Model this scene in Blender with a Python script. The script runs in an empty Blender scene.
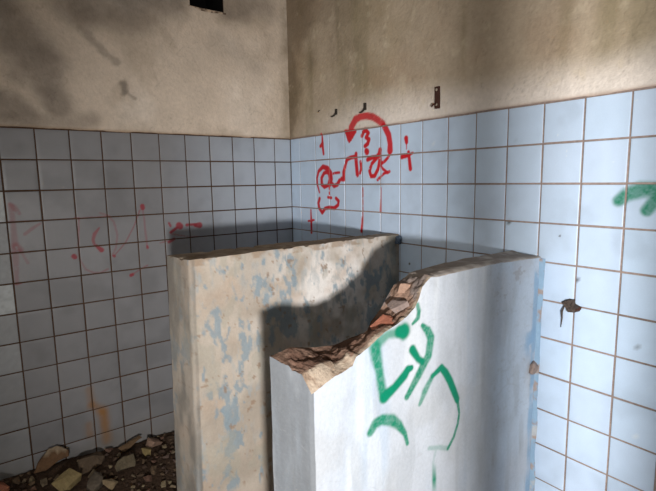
import bpy, bmesh, math, random, json
import numpy as np
from mathutils import Vector, Matrix, noise as mnoise

random.seed(7)
RNG = np.random.default_rng(11)
scn = bpy.context.scene
COL = scn.collection

# ---------------------------------------------------------------- helpers
def lin(c):
    return tuple((v/12.92 if v <= .04045 else ((v+.055)/1.055)**2.4) for v in c)
def rgb(r, g, b):
    return np.array(lin((r/255, g/255, b/255)))
def sstep(a, b, x):
    t = np.clip((x-a)/(b-a), 0, 1)
    return t*t*(3-2*t)

def _hash(i, j, k, s):
    with np.errstate(over='ignore'):
        h = (i.astype(np.uint64)*np.uint64(73856093)) ^ (j.astype(np.uint64)*np.uint64(19349663)) ^ (k.astype(np.uint64)*np.uint64(83492791)) ^ np.uint64(s*2654435761+12345)
        h = (h ^ (h >> np.uint64(13)))*np.uint64(1274126177)
        h = (h ^ (h >> np.uint64(16)))*np.uint64(2246822519)
        h = h ^ (h >> np.uint64(15))
    return (h & np.uint64(0xFFFFFF)).astype(np.float64)/float(0xFFFFFF)
def vnoise(p, s=0):
    q = p+1000.0
    f = np.floor(q); w = q-f; w = w*w*(3-2*w)
    i = f.astype(np.int64)
    out = np.zeros(len(p))
    for a in (0, 1):
        for b in (0, 1):
            for c in (0, 1):
                wt = (w[:, 0] if a else 1-w[:, 0])*(w[:, 1] if b else 1-w[:, 1])*(w[:, 2] if c else 1-w[:, 2])
                out += wt*_hash(i[:, 0]+a, i[:, 1]+b, i[:, 2]+c, s)
    return out
def fbm(p, scale=1.0, octv=4, s=0, gain=.5):
    p = np.asarray(p, float)*scale
    a, tot, out = 1.0, 0.0, np.zeros(len(p))
    for o in range(octv):
        out += a*vnoise(p*(2.03**o), s+o*17); tot += a; a *= gain
    return out/tot            # 0..1
def mixc(c, d, w):
    w = np.asarray(w)[:, None]
    return c*(1-w)+d*w

def make_mesh(name, V, Q, C=None, R=None, mat=None, parent=None, smooth=True):
    """one mesh object from arrays; C = linear colour per vertex, R = roughness per vertex"""
    V = np.asarray(V, np.float32); Q = np.asarray(Q, np.int32)
    me = bpy.data.meshes.new(name)
    me.vertices.add(len(V)); me.vertices.foreach_set('co', V.ravel())
    k = Q.shape[1]
    me.loops.add(Q.size); me.loops.foreach_set('vertex_index', Q.ravel())
    me.polygons.add(len(Q)); me.polygons.foreach_set('loop_start', np.arange(0, Q.size, k, dtype=np.int32))
    me.polygons.foreach_set('use_smooth', np.full(len(Q), smooth, dtype=bool))
    me.update(calc_edges=True); me.validate()
    if C is not None:
        at = me.color_attributes.new('Col', 'FLOAT_COLOR', 'POINT')
        A = np.ones((len(V), 4), np.float32); A[:, :3] = C
        if R is not None: A[:, 3] = R
        at.data.foreach_set('color', A.ravel())
    o = bpy.data.objects.new(name, me); COL.objects.link(o)
    if mat: me.materials.append(mat)
    if parent: o.parent = parent
    return o
def grid_quads(n, m, flip=False):
    """index grid of n rows x m columns"""
    a = np.arange(n*m).reshape(n, m)
    q = np.stack([a[:-1, :-1], a[:-1, 1:], a[1:, 1:], a[1:, :-1]], -1).reshape(-1, 4)
    return q[:, ::-1] if flip else q
def bm_obj(name, bm, mat=None, parent=None, smooth=False):
    me = bpy.data.meshes.new(name)
    bmesh.ops.recalc_face_normals(bm, faces=bm.faces[:])
    for f in bm.faces: f.smooth = smooth
    bm.to_mesh(me); bm.free()
    o = bpy.data.objects.new(name, me); COL.objects.link(o)
    if mat: me.materials.append(mat)
    if parent: o.parent = parent
    return o
def add_box(bm, lo, hi, bev=0):
    r = bmesh.ops.create_cube(bm, size=1)
    lo, hi = Vector(lo), Vector(hi)
    for v in r['verts']:
        v.co = Vector([(lo[i]+hi[i])/2 + v.co[i]*(hi[i]-lo[i]) for i in range(3)])
    if bev:
        es = list({e for v in r['verts'] for e in v.link_edges})
        bmesh.ops.bevel(bm, geom=es, offset=bev, segments=2, affect='EDGES', profile=.6)
def add_tube(bm, path, rad, seg=10):
    path = [Vector(p) for p in path]; rings = []
    for i, p in enumerate(path):
        d = (path[min(i+1, len(path)-1)]-path[max(i-1, 0)]).normalized()
        a = d.orthogonal().normalized() if i == 0 else (rings[-1][1]-d*rings[-1][1].dot(d)).normalized()
        b = d.cross(a)
        r = rad if not isinstance(rad, (list, tuple)) else rad[i]
        rings.append(([bm.verts.new(p+(a*math.cos(t*2*math.pi/seg)+b*math.sin(t*2*math.pi/seg))*r) for t in range(seg)], a))
    for (r0, _), (r1, _) in zip(rings, rings[1:]):
        for t in range(seg):
            bm.faces.new((r0[t], r0[(t+1) % seg], r1[(t+1) % seg], r1[t]))
    bm.faces.new(rings[0][0][::-1]); bm.faces.new(rings[-1][0])
def tag(o, label=None, cat=None, group=None, kind=None):
    if label: o['label'] = label
    if cat: o['category'] = cat
    if group: o['group'] = group
    if kind: o['kind'] = kind
    return o
def empty(name, loc):
    o = bpy.data.objects.new(name, None); COL.objects.link(o); o.location = loc
    o.empty_display_size = .05
    return o
def adopt(o, parent):
    """parent a mesh written in world coordinates"""
    o.parent = parent; o.matrix_parent_inverse = Matrix.Translation(-Vector(parent.location))
    return o

# ---------------------------------------------------------------- materials
def surface_mat(name, fine=60, fine_amt=.16, bump=.25, bscale=140, dist=.004, rough=.85, spec=.35, attr=True, base=(.5, .5, .5), coarse=9, coarse_amt=.12):
    m = bpy.data.materials.new(name); m.use_nodes = True
    nt = m.node_tree; N = nt.nodes; L = nt.links
    b = N['Principled BSDF']
    tc = N.new('ShaderNodeTexCoord')
    n1 = N.new('ShaderNodeTexNoise'); n1.inputs['Scale'].default_value = fine; n1.inputs['Detail'].default_value = 6; n1.inputs['Roughness'].default_value = .65
    n2 = N.new('ShaderNodeTexNoise'); n2.inputs['Scale'].default_value = coarse; n2.inputs['Detail'].default_value = 5
    n3 = N.new('ShaderNodeTexNoise'); n3.inputs['Scale'].default_value = bscale; n3.inputs['Detail'].default_value = 5
    for n in (n1, n2, n3): L.new(tc.outputs['Object'], n.inputs['Vector'])
    def ramp(n, amt):
        r = N.new('ShaderNodeMapRange'); r.inputs['From Min'].default_value = .25; r.inputs['From Max'].default_value = .75
        r.inputs['To Min'].default_value = 1-amt; r.inputs['To Max'].default_value = 1+amt
        L.new(n.outputs['Fac'], r.inputs['Value']); return r
    r1, r2 = ramp(n1, fine_amt), ramp(n2, coarse_amt)
    mu = N.new('ShaderNodeMath'); mu.operation = 'MULTIPLY'
    L.new(r1.outputs[0], mu.inputs[0]); L.new(r2.outputs[0], mu.inputs[1])
    sc = N.new('ShaderNodeVectorMath'); sc.operation = 'SCALE'
    L.new(mu.outputs[0], sc.inputs['Scale'])
    if attr:
        a = N.new('ShaderNodeAttribute'); a.attribute_name = 'Col'
        L.new(a.outputs['Color'], sc.inputs[0]); L.new(a.outputs['Alpha'], b.inputs['Roughness'])
    else:
        sc.inputs[0].default_value = base; b.inputs['Roughness'].default_value = rough
    L.new(sc.outputs[0], b.inputs['Base Color'])
    b.inputs['Specular IOR Level'].default_value = spec
    bp = N.new('ShaderNodeBump'); bp.inputs['Strength'].default_value = bump; bp.inputs['Distance'].default_value = dist
    L.new(n3.outputs['Fac'], bp.inputs['Height']); L.new(bp.outputs['Normal'], b.inputs['Normal'])
    return m
M_plaster = surface_mat('old_plaster', fine=45, fine_amt=.10, bump=.6, bscale=70, dist=.006, coarse=5, coarse_amt=.08, spec=.2)
M_tile = surface_mat('glazed_tile', fine=220, fine_amt=.035, bump=.04, bscale=30, dist=.003, coarse=14, coarse_amt=.04, spec=.5)
M_paint = surface_mat('limewashed_render', fine=80, fine_amt=.07, bump=.35, bscale=90, dist=.004, coarse=12, coarse_amt=.05, spec=.25)
M_core = surface_mat('crumbled_masonry', fine=120, fine_amt=.22, bump=.8, bscale=110, dist=.006, spec=.15)
M_brick = surface_mat('fired_brick', attr=False, base=rgb(156, 100, 80), rough=.9, fine=90, fine_amt=.2, bump=.6, bscale=120, spec=.15)
M_grout_l = surface_mat('dark_grout', attr=False, base=rgb(78, 60, 48), rough=.95, fine=60, fine_amt=.3, coarse=4, coarse_amt=.25, spec=.1)
M_grout_r = surface_mat('grey_grout', attr=False, base=rgb(140, 124, 116), rough=.95, fine=60, fine_amt=.3, coarse=3, coarse_amt=.3, spec=.1)
M_rust = surface_mat('rusty_iron', attr=False, base=rgb(66, 40, 32), rough=.8, fine=160, fine_amt=.5, bump=.5, bscale=300, dist=.002, spec=.3)
M_iron = surface_mat('black_iron', attr=False, base=rgb(46, 40, 34), rough=.7, fine=160, fine_amt=.4, bump=.4, bscale=300, dist=.002)
M_pale_metal = surface_mat('worn_metal', attr=False, base=rgb(150, 138, 122), rough=.6, fine=200, fine_amt=.3)
M_black = surface_mat('black_duct', attr=False, base=rgb(16, 15, 14), rough=.95, spec=.1)  # near-black lining inside the opening
M_dirt = surface_mat('dirt', attr=False, base=rgb(72, 57, 46), rough=.95, fine=70, fine_amt=.45, bump=1, bscale=90, dist=.01, spec=.1)
M_rock = surface_mat('rubble_stone', fine=60, fine_amt=.25, bump=.6, bscale=90, dist=.006, spec=.15)
M_concrete = surface_mat('grey_concrete', attr=False, base=rgb(138, 130, 120), rough=.9, fine=40, fine_amt=.15, bump=.4, bscale=60)
M_roomwall = surface_mat('dull_whitewash', attr=False, base=rgb(176, 164, 146), rough=.9, fine=30, fine_amt=.12, coarse=2, coarse_amt=.15)
M_frame = surface_mat('peeling_white_wood', attr=False, base=rgb(190, 186, 178), rough=.6, fine=60, fine_amt=.15)
M_blue = surface_mat('blue_paint_lump', attr=False, base=rgb(78, 92, 108), rough=.6, fine=90, fine_amt=.5, coarse=40, coarse_amt=.4)
M_dark_wood = surface_mat('dark_brown_fill', attr=False, base=rgb(72, 62, 56), rough=.95, fine=120, fine_amt=.5, bump=.8, bscale=150)

# ---------------------------------------------------------------- spray paint
# wall, colour, strength, softness, dryness, [u, z, radius, ...] (metres on the wall)
STROKES = json.loads('''[["R","red",0.8,0.2,0.25,[-0.655,1.867,0.017,-0.695,1.907,0.017,-0.734,1.916,0.0146,-0.788,1.916,0.0145,-0.84,1.904,0.0146,-0.879,1.884,0.0145,-0.918,1.86,0.0137]],
["R","red",0.85,0.2,0.3,[-0.922,1.847,0.0146,-0.952,1.801,0.0146,-0.963,1.754,0.0137,-0.962,1.721,0.016]],
["R","red",1,0.2,0.05,[-0.605,1.845,0.0111,-0.681,1.842,0.0101]],
["R","red",1,0.2,0.05,[-0.611,1.831,0.0101,-0.668,1.829,0.0095]],
["R","red",1,0.2,0.05,[-0.618,1.818,0.0111,-0.654,1.817,0.0111]],
["R","red",1,0.2,0.05,[-0.624,1.804,0.0111,-0.64,1.804,0.0111]],
["R","red",1,0.2,0.05,[-0.612,1.843,0.0111,-0.677,1.841,0.0095]],
["R","red",1,0.2,0.05,[-0.627,1.822,0.0129,-0.629,1.788,0.0055]],
["R","red",1,0.2,0.15,[-0.741,1.814,0.0097,-0.754,1.834,0.0089,-0.772,1.841,0.0103,-0.795,1.824,0.0089,-0.774,1.802,0.0089,-0.799,1.79,0.0097,-0.787,1.766,0.0097,-0.764,1.756,0.0089]],
["R","red",1,0.2,0.1,[-0.777,1.728,0.0134,-0.781,1.724,0.0147]],
["R","red",1,0.25,0.3,[-0.786,1.681,0.0095,-0.823,1.691,0.0095,-0.861,1.692,0.0095,-0.879,1.707,0.0095,-0.887,1.728,0.0104]],
["R","red",1,0.25,0.4,[-0.861,1.687,0.009,-0.819,1.656,0.0082,-0.802,1.619,0.009,-0.814,1.59,0.009,-0.843,1.591,0.009,-0.871,1.628,0.009,-0.883,1.67,0.009,-0.888,1.725,0.0083]],
["R","red",1,0.25,0.55,[-0.888,1.717,0.007,-0.892,1.653,0.0077,-0.925,1.668,0.007,-0.952,1.688,0.0065,-0.959,1.703,0.007]],
["R","red",1,0.25,0.55,[-0.867,1.57,0.0063,-0.918,1.603,0.0059,-0.959,1.612,0.0063]],
["R","red",0.9,0.3,0.6,[-0.887,1.648,0.0053,-0.91,1.627,0.0063,-0.948,1.605,0.0057]],
["R","red",1,0.3,0.4,[-0.556,1.578,0.011,-0.573,1.576,0.011]],
["R","red",1,0.25,0.35,[-0.573,1.577,0.0087,-0.575,1.618,0.0101,-0.597,1.67,0.0087,-0.608,1.691,0.0096,-0.643,1.699,0.0096,-0.685,1.703,0.0087,-0.688,1.718,0.0096]],
["R","red",1,0.3,0.6,[-0.686,1.703,0.0111,-0.691,1.655,0.011,-0.698,1.6,0.011]],
["R","red",0.9,0.3,0.65,[-0.727,1.671,0.0077,-0.731,1.637,0.007,-0.722,1.609,0.007]],
["R","red",1,0.25,0.3,[-0.327,1.495,0.0049,-0.305,1.549,0.0067,-0.303,1.587,0.0067,-0.321,1.628,0.0088,-0.368,1.655,0.0114,-0.416,1.643,0.0133,-0.447,1.615,0.0125,-0.454,1.579,0.0117,-0.436,1.542,0.0097]],
["R","red",1,0.25,0.25,[-0.415,1.622,0.0093,-0.379,1.616,0.0094,-0.352,1.586,0.0097,-0.355,1.546,0.0105,-0.381,1.53,0.0097,-0.423,1.542,0.0093,-0.439,1.579,0.0097,-0.43,1.612,0.0093,-0.405,1.622,0.0093]],
["R","red",0.9,0.3,0.65,[-0.534,1.616,0.0062,-0.5,1.615,0.0062,-0.473,1.611,0.0059]],
["R","red",1,0.25,0.3,[-0.454,1.554,0.0101,-0.479,1.536,0.0101,-0.513,1.545,0.0101,-0.534,1.569,0.0101]],
["R","red",0.9,0.3,0.55,[-0.432,1.548,0.0051,-0.431,1.487,0.005]],
["R","red",1,0.25,0.25,[-0.327,1.457,0.009,-0.313,1.428,0.009,-0.32,1.397,0.0093,-0.351,1.368,0.0094,-0.383,1.396,0.009,-0.425,1.404,0.009,-0.478,1.402,0.0096,-0.516,1.422,0.0085,-0.522,1.447,0.0089,-0.497,1.462,0.0089]],
["R","red",1,0.25,0.2,[-0.416,1.467,0.007,-0.45,1.464,0.007]],
["R","red",1,0.25,0.2,[-0.366,1.856,0.0047,-0.369,1.782,0.0093,-0.378,1.733,0.007]],
["R","red",1,0.25,0.2,[-0.346,1.782,0.0086,-0.368,1.797,0.009]],
["R","red",1,0.2,0.1,[-1.078,1.774,0.0107,-1.081,1.754,0.0082]],
["R","red",0.7,0.3,0.5,[-1.081,1.751,0.0028,-1.082,1.721,0.0027]],
["R","red",1,0.2,0.15,[-1.046,1.683,0.0089,-1.085,1.687,0.0071,-1.124,1.7,0.0047]],
["R","red",1,0.2,0.1,[-1.095,1.706,0.0071,-1.101,1.666,0.0082,-1.108,1.622,0.0089]],
["R","red",1,0.25,0.3,[-0.226,1.381,0.0053,-0.228,1.308,0.0082,-0.228,1.233,0.0076]],
["R","red",0.9,0.3,0.4,[-0.194,1.306,0.0051,-0.26,1.317,0.0053]],
["R","red",0.9,0.3,0.6,[-0.744,1.525,0.004,-0.742,1.356,0.0044]],
["R","red",1,0.25,0.2,[-0.742,1.362,0.0059,-0.738,1.321,0.0067,-0.732,1.281,0.0088]],
["R","red",1,0.3,0.4,[-0.893,1.526,0.0038,-0.891,1.397,0.0055]],
["L","red",1,0.2,0.05,[-1.001,1.445,0.011,-1.0,1.434,0.0111]],
["L","red",0.4,0.5,0.3,[-0.999,1.422,0.004,-0.99,1.21,0.0048]],
["L","red",0.9,0.35,0.3,[-0.99,1.215,0.0055,-0.988,1.204,0.0056]],
["L","red",0.55,0.4,0.4,[-1.016,1.423,0.0033,-1.054,1.335,0.003,-1.104,1.249,0.0033,-1.171,1.177,0.003]],
["L","red",0.9,0.35,0.3,[-1.174,1.18,0.0061,-1.169,1.175,0.0061]],
["L","red",1,0.2,0.05,[-1.368,1.197,0.0116,-1.364,1.192,0.0106]],
["L","red",0.5,0.4,0.5,[-1.329,1.397,0.0035,-1.343,1.244,0.0035]],
["L","red",0.4,0.5,0.5,[-1.343,1.244,0.004,-1.341,1.174,0.004,-1.316,1.12,0.004,-1.279,1.096,0.0044,-1.244,1.094,0.0044,-1.207,1.109,0.0045]],
["L","red",0.35,0.5,0.5,[-1.225,1.418,0.0044,-1.186,1.402,0.0044,-1.158,1.365,0.0048,-1.145,1.292,0.0045,-1.158,1.221,0.0044,-1.176,1.189,0.0044]],
["L","red",0.6,0.35,0.3,[-1.347,1.401,0.0038,-1.333,1.395,0.0042]],
["L","red",0.7,0.4,0.3,[-1.235,1.337,0.004,-1.26,1.307,0.0084,-1.27,1.275,0.0065,-1.263,1.245,0.0055]],
["L","red",1,0.25,0.1,[-1.255,1.241,0.0066,-1.232,1.217,0.0117]],
["L","red",1,0.25,0.1,[-1.09,1.058,0.0082,-1.081,1.061,0.0083]],
["L","red",0.45,0.4,0.4,[-1.084,1.06,0.0039,-1.044,1.082,0.0035,-0.996,1.104,0.0042]],
["L","red",1,0.25,0.1,[-0.798,1.321,0.017,-0.792,1.315,0.0169]],
["L","red",1,0.25,0.3,[-0.814,1.306,0.0072,-0.85,1.283,0.0072]],
["L","red",0.9,0.3,0.4,[-0.857,1.339,0.006,-0.849,1.321,0.006]],
["L","red",1,0.3,0.5,[-0.75,1.32,0.0084,-0.712,1.32,0.0073,-0.694,1.316,0.0078]],
["L","red",1,0.25,0.15,[-0.697,1.315,0.0106,-0.672,1.313,0.0163]],
["L","red",0.9,0.3,0.3,[-0.834,1.242,0.0079,-0.864,1.227,0.0079]],
["L","red",0.5,0.4,0.6,[-0.843,1.273,0.003,-0.735,1.246,0.003,-0.679,1.247,0.0033]],
["L","red",0.4,0.6,0.5,[-1.625,1.484,0.0068,-1.61,1.466,0.0112,-1.59,1.435,0.0067]],
["L","red",0.35,0.7,0.5,[-1.621,1.474,0.0113,-1.62,1.38,0.0089,-1.624,1.257,0.0138,-1.631,1.086,0.0068]],
["L","red",0.45,0.6,0.4,[-1.619,1.276,0.015,-1.604,1.255,0.0136]],
["L","red",0.4,0.5,0.4,[-1.576,1.332,0.0067,-1.539,1.36,0.0069,-1.507,1.38,0.0045]],
["L","red",0.3,0.5,0.5,[-1.604,1.255,0.0057,-1.576,1.186,0.0057]],
["L","red",0.5,0.3,0.5,[-1.641,1.397,0.0027,-1.506,1.395,0.0027,-1.176,1.396,0.0033]],
["L","red",0.4,0.3,0.5,[-1.642,1.246,0.0027,-1.563,1.24,0.003]],
["L","red",0.6,0.3,0.3,[-1.64,1.088,0.005,-1.614,1.089,0.0046]],
["L","red",0.5,0.4,0.4,[-0.916,1.226,0.0033,-0.875,1.234,0.0036]],
["F","green",0.85,0.6,0.1,[-0.706,1.189,0.0051,-0.7,1.168,0.0062,-0.704,1.147,0.0062,-0.728,1.133,0.0035]],
["F","green",1,0.35,0.05,[-0.784,1.12,0.0141,-0.767,1.117,0.0193]],
["F","green",0.65,0.8,0.15,[-0.782,1.118,0.0106,-0.832,1.121,0.0088,-0.868,1.106,0.0123]],
["F","green",0.9,0.6,0.1,[-0.884,1.092,0.0149,-0.878,1.066,0.0141,-0.866,1.022,0.0106,-0.856,0.965,0.0114,-0.846,0.932,0.0123]],
["F","green",1,0.35,0.05,[-0.845,0.931,0.0137,-0.804,0.949,0.0106,-0.761,0.976,0.0116,-0.747,0.991,0.0098,-0.731,0.992,0.007]],
["F","green",1,0.4,0.05,[-0.683,1.118,0.0061,-0.657,1.095,0.0106,-0.643,1.069,0.0117,-0.654,1.013,0.0117,-0.699,0.959,0.0108,-0.749,0.903,0.0078]],
["F","green",1,0.35,0.05,[-0.728,1.051,0.0106,-0.702,1.015,0.0079,-0.681,0.999,0.0081]],
["F","green",0.75,0.7,0.1,[-0.691,0.861,0.0049,-0.668,0.898,0.0088,-0.633,0.939,0.0068]],
["F","green",1,0.35,0.05,[-0.633,0.939,0.0059,-0.589,0.957,0.0084,-0.566,0.932,0.0102,-0.542,0.896,0.0102,-0.504,0.82,0.0091]],
["F","green",0.95,0.4,0.05,[-0.503,0.819,0.0057,-0.491,0.766,0.0035,-0.497,0.728,0.0043,-0.516,0.686,0.0046,-0.546,0.655,0.0046]],
["F","green",0.35,0.7,0.1,[-0.546,0.655,0.006,-0.59,0.675,0.006,-0.645,0.693,0.005]],
["F","green",0.2,0.7,0.1,[-0.61,0.666,0.0046,-0.624,0.628,0.004]],
["F","green",1,0.5,0.05,[-0.902,0.837,0.0088,-0.881,0.858,0.0114,-0.853,0.862,0.0114,-0.815,0.848,0.0127,-0.787,0.824,0.0106,-0.758,0.784,0.0062,-0.746,0.746,0.0047]],
["F","green",1,0.35,0.05,[-0.602,0.599,0.0088,-0.615,0.579,0.0096]],
["R","green",0.95,0.6,0.05,[-2.08,1.488,0.0142,-2.104,1.509,0.0165,-2.143,1.525,0.0193,-2.186,1.528,0.0165,-2.233,1.519,0.0154]],
["R","green",1,0.5,0.05,[-2.167,1.458,0.0141,-2.183,1.483,0.015,-2.202,1.503,0.0141,-2.223,1.516,0.0122]]]''')
PAINT = {'red': rgb(190, 20, 34), 'dull_red': rgb(134, 26, 40), 'green': rgb(0, 116, 86)}
def spray(which, u, z, pos, C, R):
    for w, col, a, soft, dry, fl in STROKES:
        if w != which: continue
        P = np.array(fl).reshape(-1, 3)
        if w == 'L': col = 'dull_red'  # strokes on this wall use the duller red
        P[:, 2] *= {'R': 1.28, 'F': 1.36, 'L': 1.1}[w]; soft = soft+.12
        pad = P[:, 2].max()*(1+soft)+.004
        sel = np.where((u > P[:, 0].min()-pad) & (u < P[:, 0].max()+pad) & (z > P[:, 1].min()-pad) & (z < P[:, 1].max()+pad))[0]
        if not len(sel): continue
        uu, zz = u[sel], z[sel]
        best = np.zeros(len(sel))
        for p, q in zip(P, P[1:]):
            d = q[:2]-p[:2]; L2 = max(d@d, 1e-9)
            t = np.clip(((uu-p[0])*d[0]+(zz-p[1])*d[1])/L2, 0, 1)
            dist = np.hypot(uu-p[0]-t*d[0], zz-p[1]-t*d[1])
            r = p[2]+t*(q[2]-p[2]); r = np.maximum(r, .0022)
            best = np.maximum(best, 1-sstep(1-soft*.6, 1+soft*.8, dist/r))
        if dry > .12:
            n = fbm(pos[sel], 70, 3, 5)
            best *= .12+.88*sstep(dry*.55, dry*.55+.2, n+.14)
        elif soft > .5:
            n = fbm(pos[sel], 160, 2, 9); best *= .8+.4*(n-.3)
        best = np.clip(best*(min(1, a*1.15) if w != 'L' else a*.9), 0, 1)
        C[sel] = mixc(C[sel], PAINT[col], best)
        R[sel] = R[sel]*(1-best)+.55*best

# ---------------------------------------------------------------- measures
T = .152; ROWS = 12; ZT = 1.85            # tile pitch, rows and the tile top
PIT = .0068                                # joint width

def tile_field(name, plane, ulines, parent, colour_fn, fine_cells, nc=8, nf=32):
    """all the glazed tiles of one wall as a single mesh; plane 'L' lies on y=0, 'R' on x=0"""
    Vs, Qs, Cs, Rs = [], [], [], []; off = 0
    for ci in range(len(ulines)-1):
        ua, ub = ulines[ci], ulines[ci+1]
        for r in range(ROWS):
            n = nf if fine_cells(ci, r) else nc
            za, zb = max(ZT-(r+1)*T, 0.0), ZT-r*T
            if zb-za < .03: continue
            g = PIT/2+random.uniform(-.0006, .0009)
            u0, u1, z0, z1 = ua+g, ub-g, za+g, zb-g
            if u1-u0 < .01: continue
            s = np.concatenate([[0, 0], np.linspace(.012, .988, n), [1, 1]])
            m = len(s)
            Sx, Sz = np.meshgrid(s, s)
            ring = np.zeros((m, m)); ring[0, :] = ring[-1, :] = 1; ring[:, 0] = ring[:, -1] = 1
            edge = np.zeros((m, m)); edge[1, :] = edge[-2, :] = 1; edge[:, 1] = edge[:, -2] = 1
            u = u0+Sx*(u1-u0); z = z0+Sz*(z1-z0)
            tx, tz = random.gauss(0, .0016), random.gauss(0, .0016)
            h = (Sx-.5)*tx*(u1-u0)*2+(Sz-.5)*tz*(z1-z0)*2+random.gauss(0, .0003)
            h = h-edge*.0003
            h = np.where(ring > 0, -.0042, h)       # depth out of the wall
            U, Z, H = u.ravel(), z.ravel(), h.ravel()
            pos = np.stack([U, H*0, Z], 1) if plane == 'L' else np.stack([H*0, U, Z], 1)
            C, R = colour_fn(ci, r, U, Z, pos)
            spray(plane, U, Z, pos, C, R)
            V = np.stack([U, -H, Z], 1) if plane == 'L' else np.stack([-H, U, Z], 1)
            Vs.append(V); Cs.append(C); Rs.append(R)
            Qs.append(grid_quads(m, m, flip=(plane == 'R'))+off); off += m*m
    return make_mesh(name, np.concatenate(Vs), np.concatenate(Qs), np.concatenate(Cs), np.concatenate(Rs), M_tile, parent)

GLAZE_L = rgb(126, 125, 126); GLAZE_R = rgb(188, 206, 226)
left_u = sorted([-(.1253+T*k) for k in range(0, 16)]+[0.0])
right_off = [0, .112, .290, .434, .585, .738, .890, 1.038, 1.186, 1.3411]+[1.3411+T*k for k in range(1, 12)]
right_u = sorted([-v for v in right_off])

def col_left(ci, r, U, Z, pos):
    n = len(U)
    base = GLAZE_L*(1+random.gauss(0, .035))
    # dirt film away from the corner, with light falloff and a shadow painted in
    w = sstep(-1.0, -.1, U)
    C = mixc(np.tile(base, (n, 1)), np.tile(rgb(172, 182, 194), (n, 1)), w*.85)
    R = np.full(n, .36)
    d = fbm(pos, 7, 4, 3); C = C*(1-.16*sstep(.45, .8, d))[:, None]
    uc = U.mean(); U = U+.027
    if uc < -1.65 and uc > -1.80:           # the odd column at the far left: mottled, some tiles chalky
        pale = {1: .1, 2: .95, 3: .35, 4: .35, 5: .85, 6: .3, 7: .3}.get(r, .15)
        mott = fbm(pos, 60, 3, 8)
        C = mixc(C, np.tile(rgb(176, 180, 180), (n, 1)), np.clip(pale*(.5+mott), 0, 1)); R[:] = .5
    # rust run
    for (a, b, c, dd, rr, st) in ((-1.325, .45, -1.318, .36, .02, .55), (-1.318, .36, -1.262, .30, .022, .8), (-1.264, .31, -1.257, .13, .026, .9), (-1.345, .25, -1.34, .19, .02, .6)):
        t = np.clip(((U-a)*(c-a)+(Z-b)*(dd-b))/((c-a)**2+(dd-b)**2), 0, 1)
        dist = np.hypot(U-a-t*(c-a), Z-b-t*(dd-b))
        w = (1-sstep(.0, 1.7, dist/rr+.5*(fbm(pos, 40, 3, 22)-.5)))*st*(.55+.8*fbm(pos, 30, 3, 21))
        C = mixc(C, np.tile(rgb(140, 98, 52), (n, 1)), np.clip(w*.95, 0, .8))
    # grime towards the rubble
    w = (1-sstep(.05, .35, Z+.15*fbm(pos, 8, 3, 4)))*.5
    C = mixc(C, np.tile(rgb(112, 104, 92), (n, 1)), w)
    return C, R
def col_right(ci, r, U, Z, pos):
    n = len(U)
    base = GLAZE_R*(1+random.gauss(0, .022))*np.array([1+random.gauss(0, .008), 1, 1])
    C = np.tile(base, (n, 1)); R = np.full(n, .3)
    U = U-.019; d = fbm(pos, 9, 4, 13); C = C*(1-.10*sstep(.5, .8, d))[:, None]
    sp = fbm(pos, 55, 2, 31); C = mixc(C, np.tile(rgb(226, 230, 230), (n, 1)), sstep(.9, .95, sp)*.5)
    for (a, b, rr) in ((-1.126, 1.14, .008), (-1.722, 1.7, .006), (-1.752, 1.402, .005), (-1.901, 1.349, .005), (-1.973, 1.187, .005), (-2.074, 1.082, .006), (-2.19, .987, .005), (-1.685, 1.39, .009), (-1.7, 1.712, .007)):
        w = 1-sstep(.5, 1.1, np.hypot(U-a, Z-b)/rr); C = mixc(C, np.tile(rgb(62, 52, 48), (n, 1)), w*.9)
    return C, R

# ---------------------------------------------------------------- the setting
def plaster_patch(name, plane, u0, u1, z1, parent, colour_fn, hole=None, step=.007):
    us = np.arange(u0, u1+step/2, step); zs = np.linspace(0, 1, int((z1-ZT)/step))
    U, S = np.meshgrid(us, zs)
    line = np.stack([U.ravel()*0, U.ravel(), U.ravel()*0], 1)
    zlow = ZT+.003+.006*(fbm(line, 14, 4, 40)-.5)-.004*sstep(.62, .8, fbm(line, 9, 3, 44))
    Z = zlow+S.ravel()*(z1-zlow); U = U.ravel()
    p = np.stack([U, U*0, Z], 1) if plane == 'L' else np.stack([U*0, U, Z], 1)
    H = .007+.010*(fbm(p, 2.2, 3, 50)-.5)+.004*(fbm(p, 11, 4, 51)-.5)
    blister = sstep(.6, .72, fbm(p, 6, 4, 52)); H += .0025*blister
    H = np.maximum(H, .004)
    lip = S.ravel() < 1e-6
    C = colour_fn(U, Z, p); R = np.full(len(U), .9)
    spray(plane, U, Z, p, C, R)
    n, m = len(zs), len(us)
    # the underside of the plaster edge
    U2 = np.concatenate([U[:m], U]); Z2 = np.concatenate([Z[:m], Z]); H2 = np.concatenate([np.full(m, -.003), H])
    C2 = np.concatenate([C[:m]*.8, C]); R2 = np.concatenate([R[:m], R])
    V = np.stack([U2, -H2, Z2], 1) if plane == 'L' else np.stack([-H2, U2, Z2], 1)
    q = grid_quads(n+1, m, flip=(plane == 'R'))
    if hole:
        a, b, c, d = hole
        uc = U2[q].mean(1); zc = Z2[q].mean(1)
        q = q[~((uc > a) & (uc < b) & (zc > c) & (zc < d))]
    return make_mesh(name, V, q, C2, R2, M_plaster, parent)

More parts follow.
